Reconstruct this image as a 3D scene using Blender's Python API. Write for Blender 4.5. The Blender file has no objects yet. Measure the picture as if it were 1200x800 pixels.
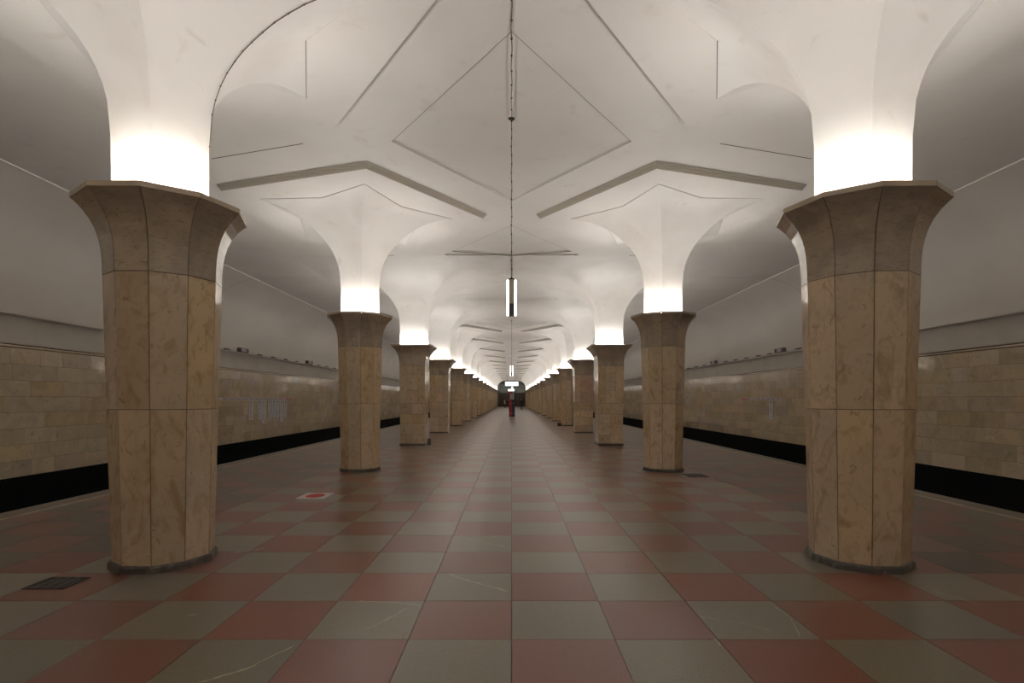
import bpy, bmesh, math, random
from mathutils import Vector, Matrix
random.seed(7)
sc = bpy.context.scene
COL = sc.collection
PI = math.pi

# ------------------------------------------------------------------ camera, world, exposure
EYE = 1.624
cam_d = bpy.data.cameras.new('camera')
cam_d.sensor_width = 36.0
cam_d.lens = 632.0 / 1200.0 * 36.0
cam_d.shift_y = 68.0 / 1200.0
cam_d.shift_x = 0.5 / 1200.0
cam_d.clip_end = 400
cam = bpy.data.objects.new('camera', cam_d)
cam.location = (0, 0, EYE)
cam.rotation_euler = (PI / 2, 0, 0)
COL.objects.link(cam)
sc.camera = cam
w = bpy.data.worlds.new('world'); sc.world = w
w.use_nodes = True
w.node_tree.nodes['Background'].inputs[0].default_value = (0.02, 0.02, 0.02, 1)
w.node_tree.nodes['Background'].inputs[1].default_value = 0.0
sc.view_settings.view_transform = 'Standard'
sc.view_settings.look = 'None'
sc.view_settings.gamma = 1
sc.view_settings.use_curve_mapping = False
sc.view_settings.exposure = 0.33
sc.cycles.max_bounces = 10
sc.cycles.diffuse_bounces = 8
sc.cycles.glossy_bounces = 4
sc.cycles.sample_clamp_indirect = 6
LAMP_RING = 142.0        # radiance of the tubes hidden in the column bowls
TUBE = 4.0              # radiance of the pendant tubes

# ------------------------------------------------------------------ materials
def mat(name, base, rough=0.5, var=0.0, noise=None, emit=None, coat=0.0, metal=0.0, bump=None, trans=0.0, spec=0.5):
    """noise = list of (scale, detail, low, high, colour, distortion, stretch)"""
    m = bpy.data.materials.new(name); m.use_nodes = True
    nt = m.node_tree; N = nt.nodes; L = nt.links
    b = N['Principled BSDF']
    b.inputs['Base Color'].default_value = (*base, 1)
    b.inputs['Roughness'].default_value = rough
    b.inputs['Metallic'].default_value = metal
    b.inputs['Coat Weight'].default_value = coat
    b.inputs['Coat Roughness'].default_value = 0.07
    b.inputs['Transmission Weight'].default_value = trans
    b.inputs['Specular IOR Level'].default_value = spec
    if emit:
        b.inputs['Emission Color'].default_value = (*emit[0], 1)
        b.inputs['Emission Strength'].default_value = emit[1]
        return m
    if not (noise or var or bump):
        return m
    geo = N.new('ShaderNodeNewGeometry')
    oi = N.new('ShaderNodeObjectInfo')
    tc = N.new('ShaderNodeTexCoord')
    # world position offset by the piece's own random number, so that slabs do not share one veining
    add = N.new('ShaderNodeMath'); add.operation = 'ADD'
    L.new(geo.outputs['Random Per Island'], add.inputs[0]); L.new(oi.outputs['Random'], add.inputs[1])
    fr = N.new('ShaderNodeMath'); fr.operation = 'FRACT'; L.new(add.outputs[0], fr.inputs[0])
    sh = N.new('ShaderNodeMath'); sh.operation = 'MULTIPLY'; sh.inputs[1].default_value = 37.0
    L.new(fr.outputs[0], sh.inputs[0])
    cmb = N.new('ShaderNodeCombineXYZ'); L.new(sh.outputs[0], cmb.inputs[0]); L.new(sh.outputs[0], cmb.inputs[2])
    va = N.new('ShaderNodeVectorMath'); va.operation = 'ADD'
    L.new(geo.outputs['Position'], va.inputs[0])
    if var: L.new(cmb.outputs[0], va.inputs[1])
    rgb = N.new('ShaderNodeRGB'); rgb.outputs[0].default_value = (*base, 1)
    cur = rgb.outputs[0]
    for (scale, det, lo, hi, c2, dist, st) in (noise or []):
        mp = N.new('ShaderNodeMapping'); mp.inputs['Scale'].default_value = st
        L.new(va.outputs[0], mp.inputs[0])
        nz = N.new('ShaderNodeTexNoise'); nz.inputs['Scale'].default_value = scale
        nz.inputs['Detail'].default_value = det; nz.inputs['Distortion'].default_value = dist
        L.new(mp.outputs[0], nz.inputs['Vector'])
        mr = N.new('ShaderNodeMapRange'); mr.inputs[1].default_value = lo; mr.inputs[2].default_value = hi
        mr.interpolation_type = 'SMOOTHSTEP'
        L.new(nz.outputs['Fac'], mr.inputs[0])
        mx = N.new('ShaderNodeMix'); mx.data_type = 'RGBA'
        L.new(mr.outputs[0], mx.inputs[0]); L.new(cur, mx.inputs[6]); mx.inputs[7].default_value = (*c2, 1)
        cur = mx.outputs[2]
    if var:
        hs = N.new('ShaderNodeHueSaturation')
        mr = N.new('ShaderNodeMapRange'); mr.inputs[3].default_value = 1 - var; mr.inputs[4].default_value = 1 + var
        L.new(fr.outputs[0], mr.inputs[0]); L.new(mr.outputs[0], hs.inputs['Value'])
        f2 = N.new('ShaderNodeMath'); f2.operation = 'MULTIPLY'; f2.inputs[1].default_value = 7.31
        L.new(fr.outputs[0], f2.inputs[0])
        f3 = N.new('ShaderNodeMath'); f3.operation = 'FRACT'; L.new(f2.outputs[0], f3.inputs[0])
        m2 = N.new('ShaderNodeMapRange'); m2.inputs[3].default_value = 1 - var * 1.4; m2.inputs[4].default_value = 1 + var * 1.2
        L.new(f3.outputs[0], m2.inputs[0]); L.new(m2.outputs[0], hs.inputs['Saturation'])
        f4 = N.new('ShaderNodeMath'); f4.operation = 'MULTIPLY'; f4.inputs[1].default_value = 13.7
        L.new(fr.outputs[0], f4.inputs[0])
        f5 = N.new('ShaderNodeMath'); f5.operation = 'FRACT'; L.new(f4.outputs[0], f5.inputs[0])
        m3 = N.new('ShaderNodeMapRange'); m3.inputs[3].default_value = 0.5 - var * .045; m3.inputs[4].default_value = 0.5 + var * .045
        L.new(f5.outputs[0], m3.inputs[0]); L.new(m3.outputs[0], hs.inputs['Hue'])
        L.new(cur, hs.inputs['Color']); cur = hs.outputs[0]
    L.new(cur, b.inputs['Base Color'])
    if bump:
        nz = N.new('ShaderNodeTexNoise'); nz.inputs['Scale'].default_value = bump[0]; nz.inputs['Detail'].default_value = 3
        L.new(geo.outputs['Position'], nz.inputs['Vector'])
        bp = N.new('ShaderNodeBump'); bp.inputs['Strength'].default_value = bump[1]; bp.inputs['Distance'].default_value = bump[2]
        L.new(nz.outputs['Fac'], bp.inputs['Height']); L.new(bp.outputs[0], b.inputs['Normal'])
    return m

S1 = (1, 1, 1)
M = {}
M['plaster'] = mat('plaster', (0.80, 0.765, 0.72), 0.6, noise=[(0.7, 5, .35, .75, (0.76, 0.72, 0.67), .4, S1), (3, 6, .58, .8, (0.72, 0.67, 0.61), .6, S1)], bump=(2.5, .25, .02))
M['flare'] = mat('flare_plaster', (0.80, 0.77, 0.73), 0.5, noise=[(1.1, 5, .4, .75, (0.74, 0.70, 0.65), .4, S1), (4, 6, .6, .8, (0.70, 0.65, 0.59), .6, S1)], bump=(2.0, .3, .02))
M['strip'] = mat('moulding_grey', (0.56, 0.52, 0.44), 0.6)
M['faint'] = mat('joint_tan', (0.36, 0.32, 0.26), 0.8)
M['crack'] = mat('joint_brown', (0.12, 0.09, 0.065), 0.8)
M['marble'] = mat('column_marble', (0.64, 0.49, 0.315), 0.26, var=.11, coat=.3, noise=[
    (1.3, 6, .38, .72, (0.54, 0.43, 0.30), 1.2, (1, 1, .8)), (3.5, 8, .52, .72, (0.44, 0.31, 0.175), 2.6, (1, 1, .55)), (9, 8, .48, .78, (0.48, 0.355, 0.215), 1.2, (1, 1, .7)),
    (2.2, 8, .56, .74, (0.62, 0.51, 0.36), 1.5, S1), (16, 6, .60, .78, (0.34, 0.24, 0.13), 1.2, (1, 1, .7))])
M['marble_cap'] = mat('capital_marble', (0.50, 0.41, 0.295), 0.20, var=.10, coat=.5, noise=[
    (1.5, 6, .38, .70, (0.35, 0.30, 0.235), 1.3, (1, 1, .8)), (9, 7, .50, .75, (0.31, 0.25, 0.18), 1.4, (1, 1, 3.5)),
    (3, 7, .58, .76, (0.52, 0.42, 0.29), 1.5, S1)])
M['marble_rim'] = mat('rim_marble', (0.52, 0.43, 0.31), 0.25, var=.06, coat=.4, noise=[(3, 6, .4, .7, (.44, .37, .28), 1, S1)])
M['marble_pink'] = mat('repair_marble', (0.56, 0.37, 0.25), 0.3, var=.12, coat=.25, noise=[(5, 6, .45, .72, (0.46, 0.31, 0.20), 1.2, S1), (20, 4, .6, .75, (.6, .48, .36), .4, S1)])
M['wall_tile'] = mat('wall_marble', (0.60, 0.49, 0.335), 0.16, var=.13, coat=.4, noise=[
    (1.4, 6, .40, .72, (0.50, 0.405, 0.29), 1.6, S1), (5, 7, .58, .76, (0.40, 0.29, 0.18), 2.2, S1), (4, 6, .6, .75, (.66, .58, .45), 1.2, S1)], bump=(1.6, .12, .006))
M['grout'] = mat('dark_grout', (0.10, 0.07, 0.045), 0.9)
M['red'] = mat('red_granite', (0.180, 0.070, 0.048), 0.275, spec=.5, var=.09, noise=[(160, 2, .45, .75, (0.235, 0.108, 0.08), 0, S1)], bump=(1.3, .05, .003))
M['grey'] = mat('grey_granite', (0.212, 0.188, 0.134), 0.275, spec=.5, var=.11, noise=[(190, 2, .40, .62, (0.15, 0.134, 0.098), 0, S1), (90, 2, .62, .72, (.28, .255, .20), 0, S1), (1.8, 3, .4, .7, (.18, .162, .122), .5, S1)], bump=(1.3, .05, .003))
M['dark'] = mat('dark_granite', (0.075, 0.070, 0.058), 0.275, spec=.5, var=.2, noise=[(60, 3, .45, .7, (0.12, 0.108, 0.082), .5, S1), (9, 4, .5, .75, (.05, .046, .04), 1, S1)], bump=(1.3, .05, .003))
M['red_dark'] = mat('dark_red_granite', (0.155, 0.064, 0.045), 0.275, spec=.5, var=.15, noise=[(120, 2, .45, .75, (0.19, 0.09, 0.065), 0, S1), (3, 5, .55, .75, (.11, .06, .045), 1, S1)], bump=(1.3, .05, .003))  # darker red for the aisle slabs beyond the columns
M['vein'] = mat('pale_vein', (0.42, 0.36, 0.24), 0.3)
M['edge'] = mat('edge_granite', (0.17, 0.15, 0.12), 0.4, var=.1, noise=[(120, 2, .45, .7, (.11, .1, .08), 0, S1)])
M['line'] = mat('pale_line', (0.50, 0.44, 0.30), 0.5, noise=[(4, 4, .4, .7, (.36, .3, .2), 0, S1)])
M['plinth'] = mat('plinth_granite', (0.085, 0.075, 0.065), 0.5, var=.2, noise=[(14, 4, .45, .7, (.18, .16, .13), .6, S1)])
M['frieze'] = mat('frieze_paint', (0.66, 0.625, 0.57), 0.55, noise=[(1.2, 4, .4, .7, (.61, .57, .51), .3, S1)])
M['cove'] = mat('cove_paint', (0.74, 0.70, 0.65), 0.6, noise=[(.6, 5, .35, .7, (.70, .655, .60), .3, S1)], bump=(2.5, .2, .02))
M['bead'] = mat('bead_white', (0.82, 0.79, 0.74), 0.5)
M['black'] = mat('trough_black', (0.006, 0.006, 0.006), 0.95, spec=.1)  # even near-black for the trackbed and the lower track wall
M['iron'] = mat('dark_iron', (0.035, 0.032, 0.03), 0.5, metal=.4)
M['steel'] = mat('housing_tan', (0.60, 0.54, 0.44), 0.5)
M['fixture'] = mat('fixture_grey', (0.09, 0.08, 0.07), 0.5)
M['fixture_pale'] = mat('fixture_pale', (0.45, 0.42, 0.38), 0.4)
M['ring'] = mat('tube_glow', (1, 1, 1), emit=((1.0, 0.965, 0.92), LAMP_RING))
M['tube'] = mat('pendant_tube_glow', (1, 1, 1), emit=((1.0, 0.98, 0.95), TUBE))
M['sign_lit'] = mat('lit_sign_face', (1, 1, 1), emit=((0.93, 0.96, 1.0), 1.1))
M['sign_frame'] = mat('sign_frame', (0.12, 0.13, 0.2), 0.4)
M['white'] = mat('white_enamel', (0.62, 0.60, 0.62), 0.35)
M['ink'] = mat('navy_ink', (0.04, 0.04, 0.08), 0.5)
M['redink'] = mat('red_ink', (0.45, 0.02, 0.02), 0.5)
M['redbox'] = mat('red_enamel', (0.30, 0.012, 0.02), 0.3)
M['bluebox'] = mat('blue_enamel', (0.012, 0.013, 0.05), 0.3)
M['greypanel'] = mat('grey_panel', (0.35, 0.36, 0.36), 0.4)
M['glass'] = mat('dark_glass', (0.55, 0.6, 0.56), 0.06, trans=.85)
M['wood'] = mat('dark_wood', (0.045, 0.025, 0.016), 0.35, noise=[(6, 5, .4, .7, (.03, .018, .012), 1, (1, 1, .15))])
M['lobby'] = mat('lobby_stone', (0.20, 0.20, 0.16), 0.4, noise=[(1.5, 6, .4, .65, (.07, .07, .055), 1, S1)])
M['skin'] = mat('skin', (0.45, 0.28, 0.2), 0.5)
M['hair'] = mat('hair', (0.03, 0.02, 0.015), 0.6)
M['coat_dark'] = mat('dark_coat', (0.012, 0.012, 0.014), 0.8)
M['coat_ochre'] = mat('ochre_coat', (0.62, 0.42, 0.19), 0.8)
M['trouser'] = mat('dark_trousers', (0.02, 0.02, 0.025), 0.8)

# ------------------------------------------------------------------ helpers
def mesh(name, verts, faces, m, mats=None, fm=None, smooth=False):
    me = bpy.data.meshes.new(name)
    me.from_pydata(verts, [], faces)
    for x in (mats or [m]): me.materials.append(x)
    if fm:
        for p, i in zip(me.polygons, fm): p.material_index = i
    if smooth:
        for p in me.polygons: p.use_smooth = True
    me.update()
    return me

def link(name, me, parent=None, loc=(0, 0, 0), rz=0.0, kind=None):
    o = bpy.data.objects.new(name, me)
    COL.objects.link(o)
    o.location = loc; o.rotation_euler = (0, 0, rz)
    if parent: o.parent = parent
    if kind: o['kind'] = kind
    return o

def thing(name, label, cat, loc=(0, 0, 0), rz=0.0, group=None):
    o = bpy.data.objects.new(name, None); COL.objects.link(o)
    o.location = loc; o.rotation_euler = (0, 0, rz)
    o.empty_display_size = .1
    tag(o, label, cat, group)
    return o

def tag(o, label, cat, group=None):
    o['label'] = label; o['category'] = cat
    if group: o['group'] = group
    return o

class G:
    """collects shapes into one mesh"""
    def __init__(s): s.v = []; s.f = []; s.m = []
    def poly(s, pts, mi=0):
        n = len(s.v); s.v += [tuple(p) for p in pts]; s.f.append(list(range(n, n + len(pts)))); s.m.append(mi); return s
    def box(s, x0, x1, y0, y1, z0, z1, mi=0):
        n = len(s.v)
        s.v += [(x0, y0, z0), (x1, y0, z0), (x1, y1, z0), (x0, y1, z0), (x0, y0, z1), (x1, y0, z1), (x1, y1, z1), (x0, y1, z1)]
        for q in ((0, 3, 2, 1), (4, 5, 6, 7), (0, 1, 5, 4), (1, 2, 6, 5), (2, 3, 7, 6), (3, 0, 4, 7)):
            s.f.append([n + i for i in q]); s.m.append(mi)
        return s
    def loft(s, rings, closed=True, cap0=False, cap1=False, mi=0):
        n = len(s.v); k = len(rings[0])
        for r in rings: s.v += [tuple(p) for p in r]
        for i in range(len(rings) - 1):
            for j in range(k if closed else k - 1):
                a = n + i * k + j; b = n + i * k + (j + 1) % k
                s.f.append([a, b, b + k, a + k]); s.m.append(mi)
        if cap0: s.f.append([n + j for j in range(k)][::-1]); s.m.append(mi)
        if cap1: s.f.append([n + (len(rings) - 1) * k + j for j in range(k)]); s.m.append(mi)
        return s
    def tube(s, p0, p1, r0, r1=None, seg=8, mi=0):
        r1 = r0 if r1 is None else r1
        p0 = Vector(p0); p1 = Vector(p1); d = (p1 - p0).normalized()
        u = d.orthogonal().normalized(); v = d.cross(u)
        return s.loft([[p + (u * math.cos(2 * PI * k / seg) + v * math.sin(2 * PI * k / seg)) * r for k in range(seg)] for p, r in ((p0, r0), (p1, r1))], True, True, True, mi)
    def ball(s, c, rx, ry, rz, seg=12, rings=8, mi=0):
        R = []
        for i in range(rings + 1):
            t = -PI / 2 + PI * i / rings
            rr = max(math.cos(t), .02)
            R.append([(c[0] + rx * rr * math.cos(2 * PI * k / seg), c[1] + ry * rr * math.sin(2 * PI * k / seg), c[2] + rz * math.sin(t)) for k in range(seg)])
        return s.loft(R, True, True, True, mi)
    def mesh(s, name, m, mats=None, smooth=False):
        return mesh(name, s.v, s.f, m, mats, s.m if mats else None, smooth)

def clean(me):
    bm = bmesh.new(); bm.from_mesh(me)
    bmesh.ops.recalc_face_normals(bm, faces=bm.faces); bm.to_mesh(me); bm.free(); return me

# ------------------------------------------------------------------ dimensions (metres; y = depth)
T = 0.7                    # floor tile
Y0 = 3.6525                # a row joint
BAY = 7.0
CY = [5.45 + BAY * i for i in range(-2, 17)]
CX = 3.5
SQ = [CY[4], CY[5]]        # these two pairs are square pillars
END, BACK = 121.0, -14.0
HC = EYE + 4.28            # ceiling
HP = EYE + 4.17            # underside of the pentagons
XW = 10.9
XE = 7.3

# ------------------------------------------------------------------ floor: slab, tiles, edges, pale lines
slab = G().box(-XE, XE, BACK, END, -1.35, -0.045).mesh('floor_slab', M['grout'])
floor = link('floor', slab, kind='structure')

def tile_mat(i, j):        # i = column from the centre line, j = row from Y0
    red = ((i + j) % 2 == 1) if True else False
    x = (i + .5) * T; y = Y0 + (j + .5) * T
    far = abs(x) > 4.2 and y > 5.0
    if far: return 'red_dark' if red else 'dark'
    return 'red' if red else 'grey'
g = .0022
tile_me = {}
for k in ('red', 'grey', 'dark', 'red_dark'):
    q = G().box(-T / 2 + g, T / 2 - g, -T / 2 + g, T / 2 - g, -.045, 0)
    tile_me[k] = q.mesh('floor_tile_' + k, M[k])
i0, i1 = -10, 10
rest = G(); MI = ['red', 'grey', 'dark', 'red_dark']
jmin = int((BACK - Y0) / T); jmax = int((END - Y0) / T)
for j in range(jmin, jmax):
    for i in range(i0, i1):
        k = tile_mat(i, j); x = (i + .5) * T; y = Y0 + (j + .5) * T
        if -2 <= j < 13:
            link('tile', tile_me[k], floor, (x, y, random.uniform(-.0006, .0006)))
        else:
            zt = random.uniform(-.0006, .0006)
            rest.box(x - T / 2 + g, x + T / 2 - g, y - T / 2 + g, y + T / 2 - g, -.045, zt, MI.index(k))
link('far_tiles', rest.mesh('far_tiles', None, [M[k] for k in MI]), floor, kind='stuff')
for s in (-1, 1):
    e = G(); y = BACK
    n = 0
    while y < END:
        x0, x1 = sorted((s * 7.003, s * XE))
        e.box(x0, x1, y, min(y + .995, END), -.16, .0); y += 1.0
    link('edge_slabs', e.mesh('edge_slabs', M['edge']), floor, kind='stuff')
    x0, x1 = sorted((s * 6.87, s * 6.93))
    link('edge_line', G().box(x0, x1, BACK, END, .0005, .003).mesh('edge_line', M['line']), floor)['label'] = 'pale line painted along the platform edge'

# natural pale veins in some of the grey slabs (their own shape, laid into the stone)
def vein(pts, wd):
    v = G()
    L_ = []; R_ = []
    P = [Vector((x, y, 0)) for x, y in pts]; Q = []
    for a, b in zip(P, P[1:]):
        for k in range(8): Q.append(a.lerp(b, k / 8))
    Q.append(P[-1])
    for k, p in enumerate(Q):
        d = (Q[min(k + 1, len(Q) - 1)] - Q[max(k - 1, 0)]).normalized(); nrm = Vector((-d.y, d.x, 0))
        ww = wd * (0.25 + random.random()) * (1 if 0 < k < len(Q) - 1 else .2)
        p = p + nrm * random.uniform(-.006, .006)
        L_.append(p + nrm * ww + Vector((0, 0, .0012))); R_.append(p - nrm * ww + Vector((0, 0, .0012)))
    return v.loft([L_, R_], closed=False)
def gp(px, py):            # where a floor point stands (used only to measure from the photograph)
    y = 632 * EYE / (py - 468); return ((px - 599.5) * y / 632, y)
V = G()
for seg, wd in (([(525, 672), (548, 680), (597, 693)], .008), ([(533, 628), (560, 634), (596, 641)], .006), ([(417, 704), (470, 706), (494, 710)], .004),
                ([(428, 738), (455, 725), (478, 712)], .004), ([(904, 708), (925, 722), (939, 749)], .004), ([(818, 722), (870, 730), (905, 739)], .003),
                ([(232, 800), (290, 783), (345, 756)], .010), ([(217, 722), (230, 719)], .010), ([(293, 613), (322, 607)], .009), ([(270, 648), (312, 642)], .008),
                ([(1092, 691), (1120, 700), (1152, 709)], .004), ([(836, 748), (845, 757)], .006), ([(121, 706), (182, 690)], .003), ([(610, 541), (604, 543)], .012), ([(410, 580), (447, 579)], .012)):
    q = vein([gp(*p) for p in seg], wd); n = len(V.v); V.v += q.v; V.f += [[n + a for a in f] for f in q.f]; V.m += q.m
link('stone_veins', V.mesh('stone_veins', M['vein']), floor, kind='stuff')

# floor sticker and grates
st = thing('floor_sticker', 'square white floor sticker with a red disc, left of the second left column', 'sticker', (-3.31, 9.10, 0.001))
link('backing', G().box(-.235, .235, -.27, .27, 0, .002).mesh('sticker_base', M['white']), st)
r_ = G().loft([[(.15 * math.cos(2 * PI * k / 28), .19 * math.sin(2 * PI * k / 28), z) for k in range(28)] for z in (.002, .0035)], True, False, True)
link('disc', r_.mesh('disc', M['redink']), st)
def grate(x, y, wx, wy, label):
    t = thing('floor_grate', label, 'grate', (x, y, 0.0008))
    link('well', G().box(-wx / 2, wx / 2, -wy / 2, wy / 2, 0, .001).mesh('well', M['iron']), t)
    n = 5
    fr = G().box(-wx / 2, wx / 2, -wy / 2, -wy / 2 + .02, .001, .005).box(-wx / 2, wx / 2, wy / 2 - .02, wy / 2, .001, .005)
    fr.box(-wx / 2, -wx / 2 + .02, -wy / 2 + .02, wy / 2 - .02, .001, .005).box(wx / 2 - .02, wx / 2, -wy / 2 + .02, wy / 2 - .02, .001, .005)
    link('frame', fr.mesh('frame', M['iron']), t)
    bar = G().box(-.012, .012, -wy / 2 + .02, wy / 2 - .02, .001, .0045).mesh('bar', M['fixture'])
    for k in range(3): link('bar', bar, t, (-wx / 2 + wx * (k + 1) / 4, 0, 0))
grate(-4.02, 4.77, .36, .30, 'small iron drain grate in the floor beside the nearest left column')
grate(*gp(815, 557), .42, .5, 'small iron drain grate in the floor beside the second right column')

# ------------------------------------------------------------------ track troughs
for s, nm in ((-1, 'left'), (1, 'right')):
    x0, x1 = sorted((s * XE, s * (XW + .05)))
    link('trim_trackbed_' + nm, G().box(x0, x1, BACK, END, -1.35, -1.2).mesh('trackbed', M['black']), kind='structure')
    # rails, dark in the trough
# ------------------------------------------------------------------ side walls
ROW = 0.3555; ZB = -0.085
wall_tile_cache = {}
for s, nm in ((-1, 'left'), (1, 'right')):
    x0, x1 = sorted((s * (XW + .03), s * (XW + .35)))
    wall = link('wall_' + nm, G().box(x0, x1, BACK, END, -1.35, 6.2).mesh('wall_' + nm, M['grout']), kind='structure')
    x0, x1 = sorted((s * (XW - .02), s * (XW + .029)))
    link('skirting', G().box(x0, x1, BACK, END, -1.19, ZB - .004).mesh('skirting', M['black']), wall)['label'] = 'black lower wall beside the track'
    rng = random.Random(11 + s)
    far = G()
    for r in range(8):
        y = BACK - rng.uniform(0, .6); z0 = ZB + r * ROW
        while y < END - .1:
            wd = rng.choice((.50, .62, .78, .90, .98, 1.05, 1.22)) * rng.uniform(.94, 1.06); y1 = min(y + wd, END)
            pr = rng.uniform(0, .0035)
            if 9.0 < y < 33.0:
                q = G()
                xa, xb = sorted((0, -s * (.028 + pr)))
                q.box(xa, xb, .0025, y1 - y - .0025, .0025, ROW - .0025)
                link('tile', q.mesh('wall_tile', M['wall_tile']), wall, (s * (XW + .028), y, z0))
            else:
                xa, xb = sorted((s * (XW + .028), s * (XW - pr)))
                far.box(xa, xb, y + .0025, y1 - .0025, z0 + .0025, z0 + ROW - .0025)
            y = y1
    link('far_tiles', far.mesh('far_wall_tiles', M['wall_tile']), wall, kind='stuff')
    # moulding above the marble: stone band between two grooves
    zt = ZB + 8 * ROW
    x0, x1 = sorted((s * (XW - .004), s * (XW + .03)))
    link('trim_band_' + nm, G().box(x0, x1, BACK, END, zt + .022, zt + .062).mesh('band', M['wall_tile']), kind='structure')
    # frieze: cavetto up to a lip with a shelf on top
    zf = zt + .085
    prof = [(XW + .03, zf), (XW - .03, zf)]
    for k in range(0, 11):
        a = k / 10 * PI / 2
        prof.append((XW - .03 - .12 * (1 - math.cos(a)) ** 1.2, zf + .02 + .58 * math.sin(a) ** 1.0))
    prof += [(XW - .165, zf + .605), (XW - .165, zf + .63), (XW + .03, zf + .63)]
    rings = [[(s * x, yy, z) for x, z in prof] for yy in (BACK, END)]
    link('trim_frieze_' + nm, clean(G().loft(rings, True, True, True).mesh('frieze', M['frieze'])), kind='structure')
    ZL = zf + .63
    x0, x1 = sorted((s * (XW - .185), s * (XW - .15)))
    link('trim_ledge_' + nm, G().box(x0, x1, BACK, END, ZL + .0, ZL + .018).mesh('ledge', M['bead']), kind='structure')
    # cove
    cv = [(9.0, EYE + 4.235), (9.5, EYE + 4.11), (10.0, EYE + 3.88), (10.35, EYE + 3.55), (10.6, EYE + 3.05), (10.8, EYE + 2.5), (10.9, ZL)]
    ys = [BACK + (END - BACK) * k / 40 for k in range(41)]
    cvs = []
    for a, b in zip(cv, cv[1:]): cvs += [a]
    cvs.append(cv[-1])
    rr = [[(s * x, yy, z) for x, z in cvs] for yy in ys]
    link('trim_cove_' + nm, G().loft(rr, closed=False).mesh('cove', M['cove'], smooth=True), kind='structure')
    x0, x1 = sorted((s * 8.985, s * 9.02))
    link('trim_crease_' + nm, G().box(x0, x1, BACK, END, EYE + 4.215, EYE + 4.24).mesh('crease', M['bead']), kind='structure')

# ------------------------------------------------------------------ ceiling
DX, DY, DZ = 1.98, 2.67, .030
ce = G()
for yc in CY[:-1] + [CY[-1]]:
    ya, yb = yc, yc + BAY; ym = yc + 3.5
    if yb > END: break
    A, B, C_, D = (-CX, ya, HC), (CX, ya, HC), (CX, yb, HC), (-CX, yb, HC)
    P, Q, R, S_ = (0, ym - DY, HC), (DX, ym, HC), (0, ym + DY, HC), (-DX, ym, HC)
    for t in ((A, B, P), (B, Q, P), (B, C_, Q), (C_, R, Q), (C_, D, R), (D, S_, R), (D, A, S_), (A, P, S_)): ce.poly(t[::-1])
    up = [(p[0], p[1], HC + DZ) for p in (P, Q, R, S_)]
    lo = (P, Q, R, S_)
    for k in range(4): ce.poly((lo[k], lo[(k + 1) % 4], up[(k + 1) % 4], up[k]))
    ce.poly(up[::-1])
    for s in (-1, 1):
        for xa, za, xb, zb in ((CX, HC, 6.2, HC), (6.2, HC, 9.0, EYE + 4.235)):
            ce.poly(((s * xa, ya, za), (s * xb, ya, zb), (s * xb, yb, zb), (s * xa, yb, za)))
ylast = CY[-1]
for ya, yb in ((BACK, CY[0]), (ylast, END)):
    if yb - ya > .01:
        for s in (-1, 1):
            ce.poly(((0, ya, HC), (s * 6.2, ya, HC), (s * 6.2, yb, HC), (0, yb, HC)))
            ce.poly(((s * 6.2, ya, HC), (s * 9, ya, EYE + 4.235), (s * 9, yb, EYE + 4.235), (s * 6.2, yb, HC)))
ceiling = link('ceiling', clean(ce.mesh('ceiling', M['plaster'])), kind='structure')
roof = G().box(-XW - .35, XW + .35, BACK, END, 6.25, 6.4).mesh('roof', M['grout'])
link('roof_slab', roof, ceiling)

# five-pointed star panels round each column head, on stepped pentagons
def pent(R, z, n=5):
    return [(R * math.cos(2 * PI * k / n), R * math.sin(2 * PI * k / n), z) for k in range(n)]
def star(Ro, Ri, z):
    return [((Ro if k % 2 == 0 else Ri) * math.cos(PI * k / 5), (Ro if k % 2 == 0 else Ri) * math.sin(PI * k / 5), z) for k in range(10)]
RS, RI = 2.12, 1.37
pm = G()
pe10 = [None] * 10
def pent10(R, z):
    out = []
    for k in range(10):
        r = R if k % 2 == 0 else R * math.cos(PI / 5)
        out.append((r * math.cos(PI * k / 5), r * math.sin(PI * k / 5), z))
    return out
pm.loft([star(RS + .004, RI + .004, HP), pent10(2.84, HP)], mi=0)
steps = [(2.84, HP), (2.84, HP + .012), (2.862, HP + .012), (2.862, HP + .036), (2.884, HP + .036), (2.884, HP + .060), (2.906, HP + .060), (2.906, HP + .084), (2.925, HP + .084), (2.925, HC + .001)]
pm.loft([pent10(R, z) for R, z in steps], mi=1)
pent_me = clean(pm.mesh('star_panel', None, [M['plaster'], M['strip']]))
prof = [(.44, 3.10), (.44, EYE + 2.2), (.445, EYE + 2.55), (.47, EYE + 2.87), (.505, EYE + 3.02), (.555, EYE + 3.16), (.62, EYE + 3.29), (.70, EYE + 3.41), (.78, EYE + 3.51), (.87, EYE + 3.60), (.98, EYE + 3.70), (1.10, EYE + 3.80), (1.24, EYE + 3.89), (1.40, EYE + 3.98), (1.60, EYE + 4.065), (1.85, EYE + 4.125), (2.12, HP - .012), (2.12, HP + .02)]
prof_ridge = list(prof)
fl = G(); rings = []
for r, z in prof:
    ratio = .809 + (RI / RS - .809) * (r - .44) / (2.12 - .44)
    ring = []
    for k in range(10):
        a = PI * k / 5; rr = r if k % 2 == 0 else r * ratio
        p0 = Vector((rr * math.cos(a), rr * math.sin(a), z))
        ring.append(p0)
    full = []
    for k in range(10):
        for u in (0, .5): full.append(ring[k].lerp(ring[(k + 1) % 10], u))
    rings.append(full)
fl.loft(rings)
flare_me = clean(fl.mesh('plaster_flare', M['flare'], smooth=True))
try:
    flare_me.polygons.foreach_set('use_smooth', [True] * len(flare_me.polygons))
except Exception: pass
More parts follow.
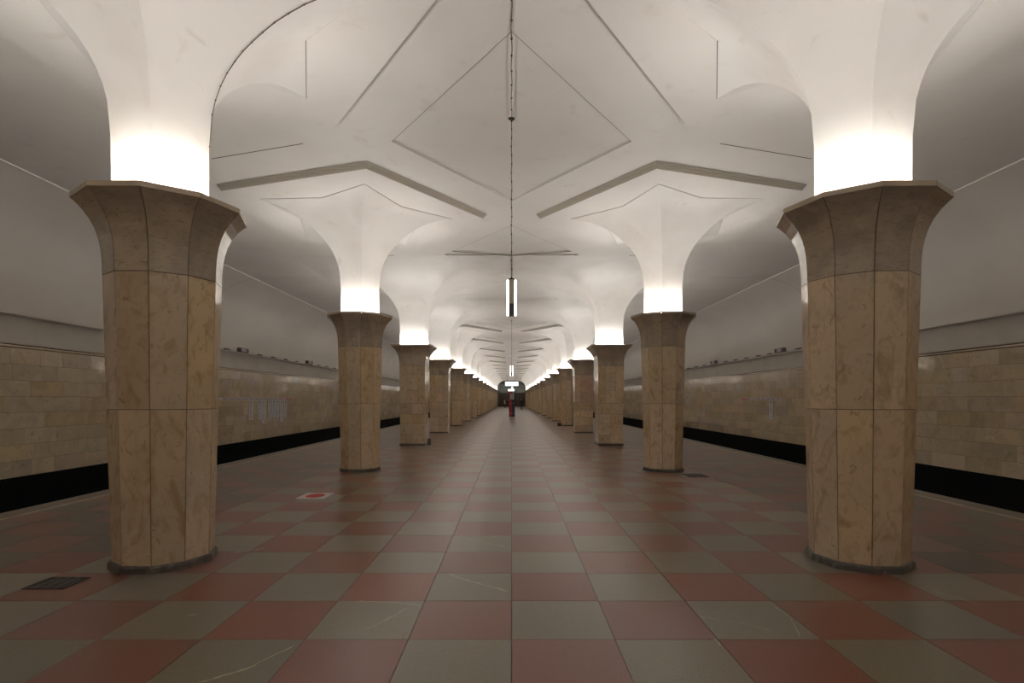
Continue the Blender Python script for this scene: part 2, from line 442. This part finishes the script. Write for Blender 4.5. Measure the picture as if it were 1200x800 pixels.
# sharp along the five ridges
bm = bmesh.new(); bm.from_mesh(flare_me)
for e in bm.edges:
    a, b = e.verts
    ang = [math.degrees(math.atan2(v.co.y, v.co.x)) % 72 for v in (a, b)]
    if all(min(x, 72 - x) < 1 for x in ang) and abs(a.co.z - b.co.z) > 1e-4: e.smooth = False
    if a.co.z > HP - .02 and b.co.z > HP - .02: e.smooth = False
bm.to_mesh(flare_me); bm.free()
# thin joint line round the star
jl = G().loft([star(RS - .004, RI - .004, HP - .002), star(RS + .012, RI + .010, HP - .002)])
joint_me = jl.mesh('star_joint', M['crack'])
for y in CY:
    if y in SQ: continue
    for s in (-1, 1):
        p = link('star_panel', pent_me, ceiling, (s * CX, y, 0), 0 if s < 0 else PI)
        link('joint_line', joint_me, p)
# straight joints in the plaster between the pentagons
def strip_(p, q, wd, z, d=.003):
    p = Vector((*p, 0)); q = Vector((*q, 0)); n = (q - p).normalized(); n = Vector((-n.y, n.x, 0)) * wd / 2
    g_ = G(); g_.loft([[(v.x, v.y, zz) for v in (p - n, q - n, q + n, p + n)] for zz in (z - d, z + .01)], True, True, True)
    return g_.mesh('plaster_joint', M['crack'])
ja = strip_((-3.49, 3.57), (-5.33, 4.14), .016, HC); jb = strip_((3.49, 3.57), (5.33, 4.14), .016, HC)
jc = strip_((-1.1, 7.0), (1.1, 7.0), .012, HC)
for y in CY[2:-1]:
    for q in (ja, jb): link('plaster_joint', q, ceiling, (0, y, 0))
for y in SQ: link('plaster_joint', strip_((-1.3, 0), (1.3, 0), .03, HC), ceiling, (0, y, 0)).data.materials[0] = M['faint']
for sx in (-1, 1): link('plaster_joint', strip_((0, 16.07), (sx * 1.72, 15.6), .07, HC), ceiling).data.materials[0] = M['faint']
# thin line round each diamond recess
for y in CY[2:-1]:
    ym = y + 3.5
    dl = G().loft([[(0, -DY - a, HC - .001), (DX + a * .74, 0, HC - .001), (0, DY + a, HC - .001), (-DX - a * .74, 0, HC - .001)] for a in (0, .018)])
    link('recess_line', dl.mesh('recess_line', M['faint']), ceiling, (0, ym, 0))
# square mushroom heads
sprof = [(.43, 3.14), (.43, EYE + 2.4), (.445, EYE + 2.8), (.47, EYE + 3.0), (.53, EYE + 3.2), (.62, EYE + 3.38), (.72, EYE + 3.53), (.86, EYE + 3.70), (1.04, EYE + 3.86), (1.20, EYE + 3.97), (1.38, EYE + 4.07), (1.60, EYE + 4.155), (1.85, EYE + 4.215), (2.2, EYE + 4.25), (2.8, EYE + 4.27), (3.45, HC + .002)]
def sq(r, z, n=6, rad=0.0):
    P = [(r, -r), (r, r), (-r, r), (-r, -r)]; out = []
    for k in range(4):
        a, b = P[k], P[(k + 1) % 4]
        for u in range(n): out.append((a[0] + (b[0] - a[0]) * u / n, a[1] + (b[1] - a[1]) * u / n, z))
    return out
sflare_me = clean(G().loft([sq(r, z) for r, z in sprof]).mesh('square_flare', M['flare'], smooth=True))
bm = bmesh.new(); bm.from_mesh(sflare_me)
for e in bm.edges:
    a, b = e.verts
    if all(abs(abs(v.co.x) - abs(v.co.y)) < 1e-4 for v in (a, b)) and abs(a.co.z - b.co.z) > 1e-4 and max(a.co.z, b.co.z) < EYE + 4.1: e.smooth = False
bm.to_mesh(sflare_me); bm.free()

# ------------------------------------------------------------------ columns
ZJ, ZM, ZC = 2.81, 1.53, 3.50
def Rz(z):
    if z <= ZJ: return .437 + (.51 - .437) * z / ZJ
    t = (z - ZJ) / (ZC - ZJ)
    return .51 + (.744 - .51) * (.35 * t * t + .65 * t ** 4)
C18, S18, T18 = math.cos(PI / 10), math.sin(PI / 10), math.tan(PI / 10)
def panel(name, zs, m, gap=.0036, th=.03):
    rings = []
    for k, z in enumerate(zs):
        R = Rz(z); a = R * C18; w_ = R * S18 - gap; wi = (R - th) * S18 - gap
        rings.append([(-w_, -a, z), (w_, -a, z), (wi, -a + th, z), (-wi, -a + th, z)])
    me = clean(G().loft(rings, True, True, True).mesh(name, m))
    return me
gp_ = .0032
cap_zs = [ZJ + gp_ + (ZC - ZJ - gp_) * k / 8 for k in range(9)]
P_cap = panel('capital_panel', cap_zs, M['marble_cap'])
P_up = panel('shaft_panel_upper', [ZM + gp_, ZJ - gp_], M['marble'])
P_lo = panel('shaft_panel_lower', [.07, ZM - gp_], M['marble'])
# rim slab (one of ten)
def rim():
    rr = []
    for z in (ZC + .001, ZC + .05):
        Ro, Rn = .752, .68
        rr.append([(-Ro * S18 + .001, -Ro * C18, z), (Ro * S18 - .001, -Ro * C18, z), (Rn * S18 - .001, -Rn * C18, z), (-Rn * S18 + .001, -Rn * C18, z)])
    return clean(G().loft(rr, True, True, True).mesh('rim_slab', M['marble_cap']))
P_rim = rim(); P_rim.materials[0] = M['marble_rim']
def dec(R, z): return [(R * math.cos(PI / 5 * k + PI / 10 + 0), R * math.sin(PI / 5 * k + PI / 10), z) for k in range(10)]
def dec0(R, z): return [(R * math.cos(PI / 5 * k), R * math.sin(PI / 5 * k), z) for k in range(10)]
core_me = clean(G().loft([dec0(Rz(z) - .012, z) for z in (.0, 1.5, ZJ, 3.0, 3.12)], True, True, True).mesh('core', M['grout']))
bowl_me = clean(G().loft([dec0(Rz(z) - .012, z) for z in (3.12, 3.2, 3.3, 3.4, 3.495)], mi=0).loft([dec0(Rz(z) - .045, z) for z in (3.5, 3.4, 3.3, 3.2, 3.14)] + [dec0(.42, 3.14)], mi=1).mesh('bowl', None, [M['grout'], M['bead']]))
plinth_me = clean(G().loft([dec0(.470, 0), dec0(.470, .05), dec0(.462, .069), dec0(.3, .069)]).mesh('plinth', M['plinth']))
ring_me = clean(G().loft([dec0(.585, 3.53), dec0(.585, 3.553), dec0(.615, 3.553), dec0(.615, 3.53), dec0(.585, 3.53)]).mesh('lamp_ring', M['ring']))
# ---- square pillars
def Rs(z):
    if z <= ZJ: return .42 + (.455 - .42) * z / ZJ
    t = (z - ZJ) / (ZC - ZJ)
    return .455 + (.70 - .455) * (.35 * t * t + .65 * t ** 4)
def spanel(zs, u0, u1, m, gap=.0026, th=.03):
    rings = []
    for z in zs:
        R = Rs(z); Ri = R - th
        a, b = u0 * R + gap, u1 * R - gap
        ai, bi = max(a, -Ri + gap), min(b, Ri - gap)
        rings.append([(a, -R, z), (b, -R, z), (bi, -Ri, z), (ai, -Ri, z)])
    return clean(G().loft(rings, True, True, True).mesh('pillar_panel', m))
def zz(a, b): return [a + gp_, b - gp_]
SQP = {}
for v in ('marble', 'marble_pink'):
    L_ = []
    for a, b in ((-1, 0), (0, 1)):
        L_.append(spanel(cap_zs, a, b, M['marble_cap']))
        for q in ((.07, .377), (.377, .78), (.78, 1.11), (1.11, 1.486)): L_.append(spanel(zz(*q), a, b, M['marble']))
    for a, b in ((-1, -.42), (.40, 1)): L_.append(spanel(zz(1.486, ZJ), a, b, M[v]))
    for q in ((1.486, 1.94), (1.94, 2.25), (2.25, 2.53), (2.53, ZJ)): L_.append(spanel(zz(*q), -.42, .40, M[v]))
    SQP[v] = L_
def sq4(r, z): return [(r, -r, z), (r, r, z), (-r, r, z), (-r, -r, z)]
srim = clean(G().loft([[(-.708, -.708, z), (.708, -.708, z), (.64, -.64, z), (-.64, -.64, z)] for z in (ZC + .001, ZC + .05)], True, True, True).mesh('rim_slab', M['marble_rim']))
score_me = clean(G().loft([sq4(Rs(z) - .012, z) for z in (0, 1.5, ZJ, 3.0, 3.12)], True, True, True).mesh('core', M['grout']))
sbowl_me = clean(G().loft([sq4(Rs(z) - .012, z) for z in (3.12, 3.2, 3.3, 3.4, 3.495)], mi=0).loft([sq4(Rs(z) - .042, z) for z in (3.5, 3.4, 3.3, 3.2, 3.15)] + [sq4(.41, 3.15)], mi=1).mesh('bowl', None, [M['grout'], M['bead']]))
splinth_me = clean(G().loft([sq4(.450, 0), sq4(.450, .05), sq4(.443, .069), sq4(.3, .069)]).mesh('plinth', M['plinth']))
sring_me = clean(G().loft([sq4(.565, 3.53), sq4(.565, 3.553), sq4(.59, 3.553), sq4(.59, 3.53), sq4(.565, 3.53)]).mesh('lamp_ring', M['ring']))
def pillar(x, y, side, idx):
    pink = idx == 3 and side == 'right'
    lab = {(2, 'left'): 'square pillar patched with small marble blocks, left row, small box at its foot',
           (2, 'right'): 'square pillar of small marble blocks in the right row, third from the viewer',
           (3, 'left'): 'square pillar patched with small marble blocks, fourth from the viewer in the left row',
           (3, 'right'): 'square pillar with pinkish upper blocks, fourth from the viewer in the right row'}[(idx, side)]
    t = thing('square_pillar', lab, 'column', (x, y, 0), 0, 'square pillars clad in small blocks')
    link('core', score_me, t); link('plinth', splinth_me, t); link('bowl', sbowl_me, t); link('lamp_ring', sring_me, t)
    link('plaster_flare', sflare_me, t)
    for k in range(4):
        link('rim_slab', srim, t, rz=k * PI / 2)
        for q in SQP['marble_pink' if pink else 'marble']: link('panel', q, t, rz=k * PI / 2)
ORD = ['nearest', 'second', 'third', 'fourth', 'fifth', 'sixth', 'seventh', 'eighth', 'ninth', 'tenth', 'eleventh', 'twelfth', 'thirteenth', 'fourteenth', 'fifteenth', 'sixteenth', 'last']
def column(x, y, side, idx):
    if idx in (2, 3): return pillar(x, y, side, idx)
    if idx < 0:
        lab = ('beige marble column behind the viewpoint, nearer one of the %s row' if idx == -1 else 'beige marble column behind the viewpoint, farther one of the %s row') % side
    elif idx == 0:
        lab = 'largest beige marble column, %s in the %s row, flared top glowing white' % (ORD[idx], side)
    elif idx == 16:
        lab = 'tiny beige marble column at the far end of the %s row' % side
    else:
        lab = 'beige ten-sided marble column, %s from the viewer in the %s row' % (ORD[idx], side)
    t = thing('column', lab, 'column', (x, y, 0), 0, 'marble columns in two rows')
    link('core', core_me, t); link('plinth', plinth_me, t); link('bowl', bowl_me, t); link('lamp_ring', ring_me, t)
    link('plaster_flare', flare_me, t, (0, 0, 0), 0 if side == 'left' else PI)
    for k in range(10):
        a = k * PI / 5
        link('capital_panel', P_cap, t, rz=a); link('rim_slab', P_rim, t, rz=a)
        link('shaft_panel', P_up, t, rz=a); link('shaft_panel', P_lo, t, rz=a)
for n, y in enumerate(CY):
    for s, nm in ((-1, 'left'), (1, 'right')): column(s * CX, y, nm, n - 2)

# brown cable up the nave-side ridge of the nearest left flare
fc = G(); pts = [Vector((r + .010, -.01, z)) for r, z in prof_ridge if z > 3.5]
for a, b in zip(pts, pts[1:]):
    fc.tube(a, b, .0042, seg=6)
    if (b - a).length > .12 or True: fc.ball(b, .009, .009, .009, 6, 4)
near_left = [o for o in COL.objects if o.name.startswith('column') and not o.parent and abs(o.location.x + CX) < .01 and abs(o.location.y - CY[2]) < .01][0]
link('cable', fc.mesh('cable', M['crack']), near_left)['label'] = 'thin brown cable'
# fine transverse cracks over the aisle ceiling and cove
for s in (-1, 1):
    pr = [(6.8, EYE + 4.26)] + [(x - .006, z - .006) for x, z in cv]
    cr = G().loft([[(s * x, 18.8 + d + .25 * max(0, x - 9) * .3, z) for x, z in pr[:6]] for d in (0, .018)], closed=False)
    link('plaster_crack', cr.mesh('plaster_crack', M['faint']), ceiling)

# small boxes at column feet
tag(link('cable_box', G().box(-.06, .06, -.05, .05, 0, .22).box(-.045, .045, -.055, -.05, .03, .19).mesh('cable_box', M['fixture']), loc=(-2.95, 19.35, 0)), 'small dark grey box on the floor against the third left column', 'box')
tag(link('cable_box', G().box(-.11, .11, -.09, .09, 0, .20).box(-.09, .09, -.098, -.09, .03, .17).mesh('cable_box', M['iron']), loc=(2.92, 33.0, 0)), 'small black box on the floor against the fifth right column', 'box')

# ------------------------------------------------------------------ pendant lamps on the centre line
def pendant(y, label, surface_cable):
    t = thing('pendant_lamp', label, 'lamp', (0, y, 2.90), 0, 'pendant lamps on the centre line')
    zt = .56; top = HC + DZ - 2.90
    c = G(); rng = random.Random(3); n = 36
    for k in range(n):
        za = zt + .03 + (top - .03 - zt - .03) * k / n; zb = zt + .03 + (top - .03 - zt - .03) * (k + 1) / n
        c.tube((.004 * math.sin(k), 0, za), (.004 * math.sin(k + 1), 0, zb), .006, seg=5)
        if k % 2 == 0: c.ball((.004 * math.sin(k), 0, za), .011, .011, .018, 6, 4)
    link('cable', c.mesh('cable', M['iron']), t)
    link('ceiling_hook', G().tube((0, 0, top - .012), (0, 0, top), .05, seg=12).tube((0, 0, top - .05), (0, 0, top - .012), .014, seg=8).mesh('hook', M['iron']), t)
    h = link('housing', G().box(-.038, .038, -.03, .03, .17, zt).mesh('housing', M['steel']), t)
    link('ballast_box', G().box(-.038, .038, -.036, .036, 0.0, .19).box(-.03, .03, -.039, -.036, .09, .10).mesh('ballast', M['fixture']), t)
    link('top_cap', G().box(-.042, .042, -.034, .034, zt, zt + .015).tube((0, 0, zt + .015), (0, 0, zt + .05), .016, .008).mesh('cap', M['iron']), t)
    tb = G()
    tb.tube((0, 0, .02), (0, 0, zt - .02), .016, seg=14).ball((0, 0, .02), .016, .016, .02, 14, 6).ball((0, 0, zt - .02), .016, .016, .02, 14, 6)
    tm = tb.mesh('tube', M['tube'], smooth=True)
    for s in (-1, 1): link('tube', tm, t, (s * .060, 0, 0))
pendant(8.27, 'nearest pendant lamp with two upright tubes hanging from a long cable', True)
pendant(29.27, 'small second pendant lamp with two upright tubes, seen below the nearest one', False)
c = G(); n = 60
for k in range(n):
    ya = 2.0 + 6.27 * k / n; yb = 2.0 + 6.27 * (k + 1) / n
    zz = HC - .012
    c.tube((.006 * math.sin(k * .9), ya, zz), (.006 * math.sin(k * .9 + .9), yb, zz), .006, seg=5)
    if k % 3 == 0: c.box(-.012, .012, ya - .006, ya + .006, zz - .006, HC)
for a, b in ((8.20, HC + DZ),): c.tube((0, a, HC - .012), (0, 8.24, HC + .01), .006, seg=5)
tag(link('ceiling_cable', c.mesh('ceiling_cable', M['iron'])), 'thin dark cable clipped along the ceiling to the nearest pendant lamp', 'cable')

# ------------------------------------------------------------------ fixtures on the ledges
ZLg = ZB + 8 * ROW + .085 + .63
def ledge_box(s, y, lab):
    t = thing('ledge_floodlight', lab, 'floodlight', (s * (XW - .095), y, ZLg + .018), 0, 'larger grey units on the wall ledges')
    link('body', G().box(-.07, .07, -.34, .34, .03, .19).mesh('body', M['fixture']), t)
    link('lens', G().box(*sorted((-s * .07, -s * .078)), -.24, .10, .05, .17).mesh('lens', M['fixture_pale']), t)
    for q in (-.2, .2): link('foot', G().box(-.04, .04, q - .03, q + .03, 0, .03).mesh('foot', M['iron']), t)
def ledge_small(s, y, lab):
    t = thing('cable_clamp', lab, 'clamp', (s * (XW - .105), y, ZLg + .018), 0, 'small dark clamps on the wall ledges')
    link('body', G().box(-.045, .045, -.14, .14, .01, .065).mesh('clamp_body', M['fixture']), t)
    link('foot', G().box(-.03, .03, -.05, .05, 0, .01).mesh('clamp_foot', M['iron']), t)
for s, nm in ((-1, 'left'), (1, 'right')):
    for k, y in enumerate((21.7, 28.8)):
        ledge_box(s, y, '%s larger grey floodlight box on the %s wall ledge' % (('nearer', 'farther')[k], nm))
    ys = [20.45, 23.1, 24.45, 25.8, 27.15, 30.2, 31.55, 32.9] if s < 0 else [20.3, 22.55, 23.6, 24.8, 26.0, 27.2, 30.2, 31.5, 32.9]
    for k, y in enumerate(ys):
        ledge_small(s, y, 'small dark clamp on the %s wall ledge, %s from the viewer' % (nm, ['first', 'second', 'third', 'fourth', 'fifth', 'sixth', 'seventh', 'eighth', 'ninth'][k]))
    x0, x1 = sorted((s * (XW - .176), s * (XW - .169)))
    tag(link('ledge_cable', G().box(x0, x1, 15, 60, ZLg + .018, ZLg + .032).mesh('ledge_cable', M['iron'])), 'thin dark cable lying along the %s wall ledge' % nm, 'cable')

# ------------------------------------------------------------------ line signs on the track walls
rng = random.Random(5)
def line_sign(s, ya, yb, labels, label, arrow_both):
    t = thing('line_sign', label, 'sign', (s * (XW - .012), (ya + yb) / 2, 1.60))
    yc = (ya + yb) / 2; o = -s
    def bx(d0, d1, y0, y1, z0, z1): return sorted((o * d0, o * d1)) + [y0 - yc, y1 - yc, z0 - 1.60, z1 - 1.60]
    link('board', G().box(*bx(0, .012, ya, yb, 1.605, 1.695)).mesh('board', M['white']), t)
    d = G(); r = G(); y = ya + .25; k = 0
    while y < yb - .65:
        wd = rng.uniform(.18, .42); d.box(*bx(.0125, .0135, y, y + wd, 1.635, 1.668)); y += wd + .05
        r.box(*bx(.0125, .0138, y, y + .05, 1.628, 1.675)); y += .1
    r.box(*bx(.0125, .0138, yb - .85, yb - .12, 1.622, 1.680))
    r.poly([(o * .0138, yb - .14 - yc, .006), (o * .0138, yb - .01 - yc, .051), (o * .0138, yb - .14 - yc, .094)])
    if arrow_both: r.box(*bx(.0125, .0138, ya + .03, ya + .16, 1.625, 1.68))
    link('lettering', d.mesh('lettering', M['ink']), t, kind='stuff')
    link('line_marks', r.mesh('line_marks', M['redink']), t, kind='stuff')
    for (y, zb, c) in labels:
        b = link('name_plate', G().box(*bx(0, .012, y - .165, y + .165, zb, 1.600)).mesh('name_plate', M['white']), t)
        q = G()
        q.box(*bx(.0125, .0135, y - .06, y + .07, 1.50, 1.565))
        z = 1.43
        while z > zb + .08:
            h = rng.uniform(.025, .06)
            for yy in (-.05, .0, .035):
                if rng.random() < .7: q.box(*bx(.0125, .0135, y + yy, y + yy + .024, z - h, z))
            z -= h + rng.choice((.012, .015, .02))
        link('lettering', q.mesh('lettering', M['ink']), b, kind='stuff')
        link('stripe', G().box(*bx(.0125, .0138, y - .12, y + .13, 1.452, 1.468)).mesh('stripe', M['redink'] if c else M['ink']), b)
line_sign(-1, 20.05, 26.85, [(22.5, .77, 1), (23.3, .776, 0), (23.66, .575, 1), (24.25, .78, 1), (24.67, .81, 0), (25.08, .80, 0), (25.5, .575, 0), (25.92, .80, 0)],
          'long white station list with eight hanging name plates on the left wall', False)
line_sign(1, 21.6, 25.7, [(22.6, .79, 1)], 'short white line strip with one hanging name plate on the right wall', True)

# ------------------------------------------------------------------ far end: wall, arched opening, lobby
def arch(w_, h, r, z0=0, n=8):
    p = [(-w_, z0)]
    for k in range(n + 1):
        a = PI - PI / 2 * k / n; p.append((-w_ + r + r * math.cos(a), h - r + r * math.sin(a)))
    for k in range(n + 1):
        a = PI / 2 - PI / 2 * k / n; p.append((w_ - r + r * math.cos(a), h - r + r * math.sin(a)))
    p.append((w_, z0)); return p
A_ = arch(3.05, 5.70, 1.35); outer = []
for (x, z) in A_:
    outer.append((x, z))
ew = G()
# wall round the opening
top = 6.3
for yy in (END, END + .4):
    pts = A_
    for (xa, za), (xb, zb) in zip(pts, pts[1:]):
        if abs(xa - xb) < 1e-6: continue
        ew.poly([(xa, yy, za), (xb, yy, zb), (xb, yy, top), (xa, yy, top)])
    ew.poly([(-XW - .3, yy, -1.35), (-3.05, yy, -1.35), (-3.05, yy, top), (-XW - .3, yy, top)])
    ew.poly([(3.05, yy, -1.35), (XW + .3, yy, -1.35), (XW + .3, yy, top), (3.05, yy, top)])
ew.loft([[(x, yy, z) for x, z in A_] for yy in (END, END + .4)], closed=False)
link('wall_end', ew.mesh('wall_end', M['lobby']), kind='structure')
link('wall_back', G().box(-XW - .3, XW + .3, BACK - .2, BACK, -1.35, 6.3).mesh('wall_back', M['plaster']), kind='structure')
door = link('door_1', G().box(-3.0, 3.0, END + .10, END + .22, 2.94, 3.10).box(-3.05, -2.9, END + .1, END + .22, 0, 4.4).box(2.9, 3.05, END + .1, END + .22, 0, 4.4).mesh('door_frame', M['wood']), kind='structure')
leaf = G().box(-.70, .70, 0, .05, 0.02, 2.93).box(-.6, -.56, -.02, 0, .9, 1.5)
lm = leaf.mesh('door_leaf', M['wood'])
for k in range(4): link('door_leaf', lm, door, (-2.16 + 1.44 * k, END + .14, 0))
win = link('window_1', G().box(-2.9, 2.9, END + .12, END + .18, 4.28, 4.34).mesh('transom', M['wood']), kind='structure')
for k in range(4): link('mullion', G().box(-.03, .03, 0, .06, 3.1, 5.6).mesh('mullion', M['wood']), win, (-2.16 + 1.44 * k + .72 if k < 3 else 2.88, END + .12, 0))
for k in range(4): link('pane', G().box(-.68, .68, 0, .012, 3.1, 5.0 if k in (0, 3) else 5.66).mesh('pane', M['glass']), win, (-2.16 + 1.44 * k, END + .2, 0))
lob = G()
lob.poly([(-6, END + 9, 0), (6, END + 9, 0), (6, END + 9, 6.2), (-6, END + 9, 6.2)]).poly([(-6, END + .4, 0), (-6, END + 9, 0), (-6, END + 9, 6.2), (-6, END + .4, 6.2)])
lob.poly([(6, END + .4, 0), (6, END + 9, 0), (6, END + 9, 6.2), (6, END + .4, 6.2)]).poly([(-6, END + .4, 6.2), (6, END + .4, 6.2), (6, END + 9, 6.2), (-6, END + 9, 6.2)])
lob.poly([(-6, END, 0), (6, END, 0), (6, END + 9, 0), (-6, END + 9, 0)])
link('wall_lobby', lob.mesh('wall_lobby', M['lobby']), kind='structure')
ld = bpy.data.lights.new('lobby_fill', 'AREA'); ld.energy = 160; ld.size = 3; ld.color = (1, .95, .85)  # unseen area light, added to give the lobby a dim glow
lo = bpy.data.objects.new('lobby_fill', ld); lo.location = (0, END + 5, 6.0); COL.objects.link(lo)
tag(lo, 'unseen fill light added in the lobby behind the far arch', 'lamp')

# hanging lit sign
t = thing('hanging_sign', 'bright white backlit sign hanging across the far end of the hall', 'sign', (.03, 90, 3.87))
link('face', G().box(-1.08, 1.08, -.012, 0, .03, .73).mesh('sign_face', M['sign_lit']), t)
link('case', G().box(-1.13, 1.13, 0, .16, 0, .76).mesh('sign_case', M['sign_frame']), t)
for s in (-1, 1): link('rod', G().tube((s * .8, .08, .76), (s * .8, .08, HC - 3.87 - 0.0), .012).mesh('rod', M['iron']), t)

# help point column
t = thing('help_point', 'red and dark blue help point pillar with white top, far down the middle', 'help point', (.03, 51.4, 0))
link('base', G().box(-.30, .30, -.20, .20, 0, .06).mesh('base', M['fixture']), t)
a = link('red_half', G().box(-.285, -.001, -.17, .17, .06, 2.42).mesh('red_half', M['redbox']), t); a['label'] = 'red left half'
b = link('blue_half', G().box(.001, .285, -.17, .17, .06, 2.42).mesh('blue_half', M['bluebox']), t); b['label'] = 'dark blue right half'
link('control_panel', G().box(-.17, .20, -.19, -.17, 1.65, 2.16).mesh('control_panel', M['greypanel']), t)
for k in range(3): link('speaker_slot', G().box(-.12, .15, -.194, -.19, 1.78 + k * .11, 1.81 + k * .11).mesh('slot', M['fixture']), t)
for s, mm in ((-1, 'white'), (1, 'white')):
    link('emblem_disc', G().tube((s * .13, -.172, 2.27), (s * .13, -.178, 2.27), .07, seg=20).mesh('emblem', M[mm] if s > 0 else M['redink']), t)
    link('button_ring', G().tube((s * .14, -.172, 1.26), (s * .14, -.178, 1.26), .05, seg=16).mesh('button', M['greypanel']), t)
link('band', G().box(-.287, .287, -.173, .173, .30, .325).mesh('band', M['greypanel']), t)
link('light_box', G().box(-.37, .24, -.14, .14, 2.42, 2.62).mesh('light_box', M['sign_lit']), t)
link('beacon', G().tube((.03, 0, 2.62), (.03, 0, 2.70), .07, seg=14).ball((.03, 0, 2.76), .09, .09, .10, 14, 8).mesh('beacon', M['sign_lit'], smooth=True), t)

# ------------------------------------------------------------------ people far down the hall
def person(x, y, h, rz, coat, label, lean=0.0, stride=.14):
    t = thing('person', label, 'person', (x, y, 0), rz)
    k = h / 1.75
    J = {  # joint: (pos, radius, parent)
        'pelvis': ((0, 0, .98), .135, None), 'waist': ((0, -lean * .25, 1.14), .125, 'pelvis'), 'chest': ((0, -lean * .7, 1.34), .15, 'waist'),
        'neck': ((0, -lean, 1.50), .058, 'chest'), 'jaw': ((0, -lean - .015, 1.585), .075, 'neck'), 'head': ((0, -lean - .005, 1.68), .092, 'jaw')}
    for s, q in ((-1, 'l'), (1, 'r')):
        J['hip' + q] = ((s * .10, 0, .92), .10, 'pelvis'); J['knee' + q] = ((s * .12, -.03 + s * stride * .5, .50), .062, 'hip' + q)
        J['ankle' + q] = ((s * .125, s * stride + .02, .09), .042, 'knee' + q); J['toe' + q] = ((s * .14, s * stride - .16, .035), .035, 'ankle' + q)
        J['sho' + q] = ((s * .185, -lean * .85, 1.43), .072, 'chest'); J['elb' + q] = ((s * .245, -lean * .7 + .03, 1.14), .048, 'sho' + q)
        J['wri' + q] = ((s * .25, -lean * .7 - .08, .90), .032, 'elb' + q); J['han' + q] = ((s * .245, -lean * .7 - .12, .81), .034, 'wri' + q)
    names = list(J); idx = {n: i for i, n in enumerate(names)}
    me = bpy.data.meshes.new('body')
    me.from_pydata([tuple(c * k for c in J[n][0]) for n in names], [(idx[J[n][2]], idx[n]) for n in names if J[n][2]], [])
    me.materials.append(M['trouser']); me.materials.append(coat); me.materials.append(M['skin'])
    b = link('body', me, t)
    md = b.modifiers.new('skin', 'SKIN'); md.use_smooth_shade = True
    sk = me.skin_vertices[0].data
    for n in names: sk[idx[n]].radius = (J[n][1] * k, J[n][1] * k)
    sk[0].use_root = True
    ss = b.modifiers.new('sub', 'SUBSURF'); ss.levels = 1; ss.render_levels = 1
    dg = bpy.context.evaluated_depsgraph_get(); ev = b.evaluated_get(dg)
    nm = bpy.data.meshes.new_from_object(ev); b.modifiers.clear(); b.data = nm
    for i_ in range(3 - len(nm.materials)): nm.materials.append(None)
    nm.materials[0] = M['trouser']; nm.materials[1] = coat; nm.materials[2] = M['skin']
    zmin = min(v.co.z for v in nm.vertices)
    for v in nm.vertices: v.co.z -= zmin
    for p in nm.polygons:
        z = p.center.z / k
        hand = abs(p.center.x) > .20 * k and z < .86
        p.material_index = 2 if (z > 1.50 or hand) else (1 if z > .86 and not (abs(p.center.x) < .2 * k and z < .80) else 0)
        p.use_smooth = True
    hz = 1.70 * k
    link('hair', G().ball((0, (-lean + .02) * k, hz), .098 * k, .105 * k, .095 * k, 14, 8).mesh('hair', M['hair'], smooth=True), t)
    link('nose', G().ball((0, (-lean - .115) * k, 1.63 * k), .014 * k, .02 * k, .02 * k, 8, 5).mesh('nose', M['skin'], smooth=True), t)
    for s in (-1, 1): link('ear', G().ball((s * .092 * k, -lean * k, 1.645 * k), .012 * k, .02 * k, .03 * k, 8, 5).mesh('ear', M['skin'], smooth=True), t)
    return t
person(1.57, 84.5, 1.80, .25, M['coat_dark'], 'person in dark clothes walking at the far right of the hall', .0, .13)
person(-1.20, 100, 1.66, -1.2, M['coat_ochre'], 'person in an ochre coat at the far end, left of the pillar', .10, .05)
person(-.74, 99.3, 1.72, 1.3, M['coat_dark'], 'person in black standing beside the ochre coat at the far end', .0, .04)
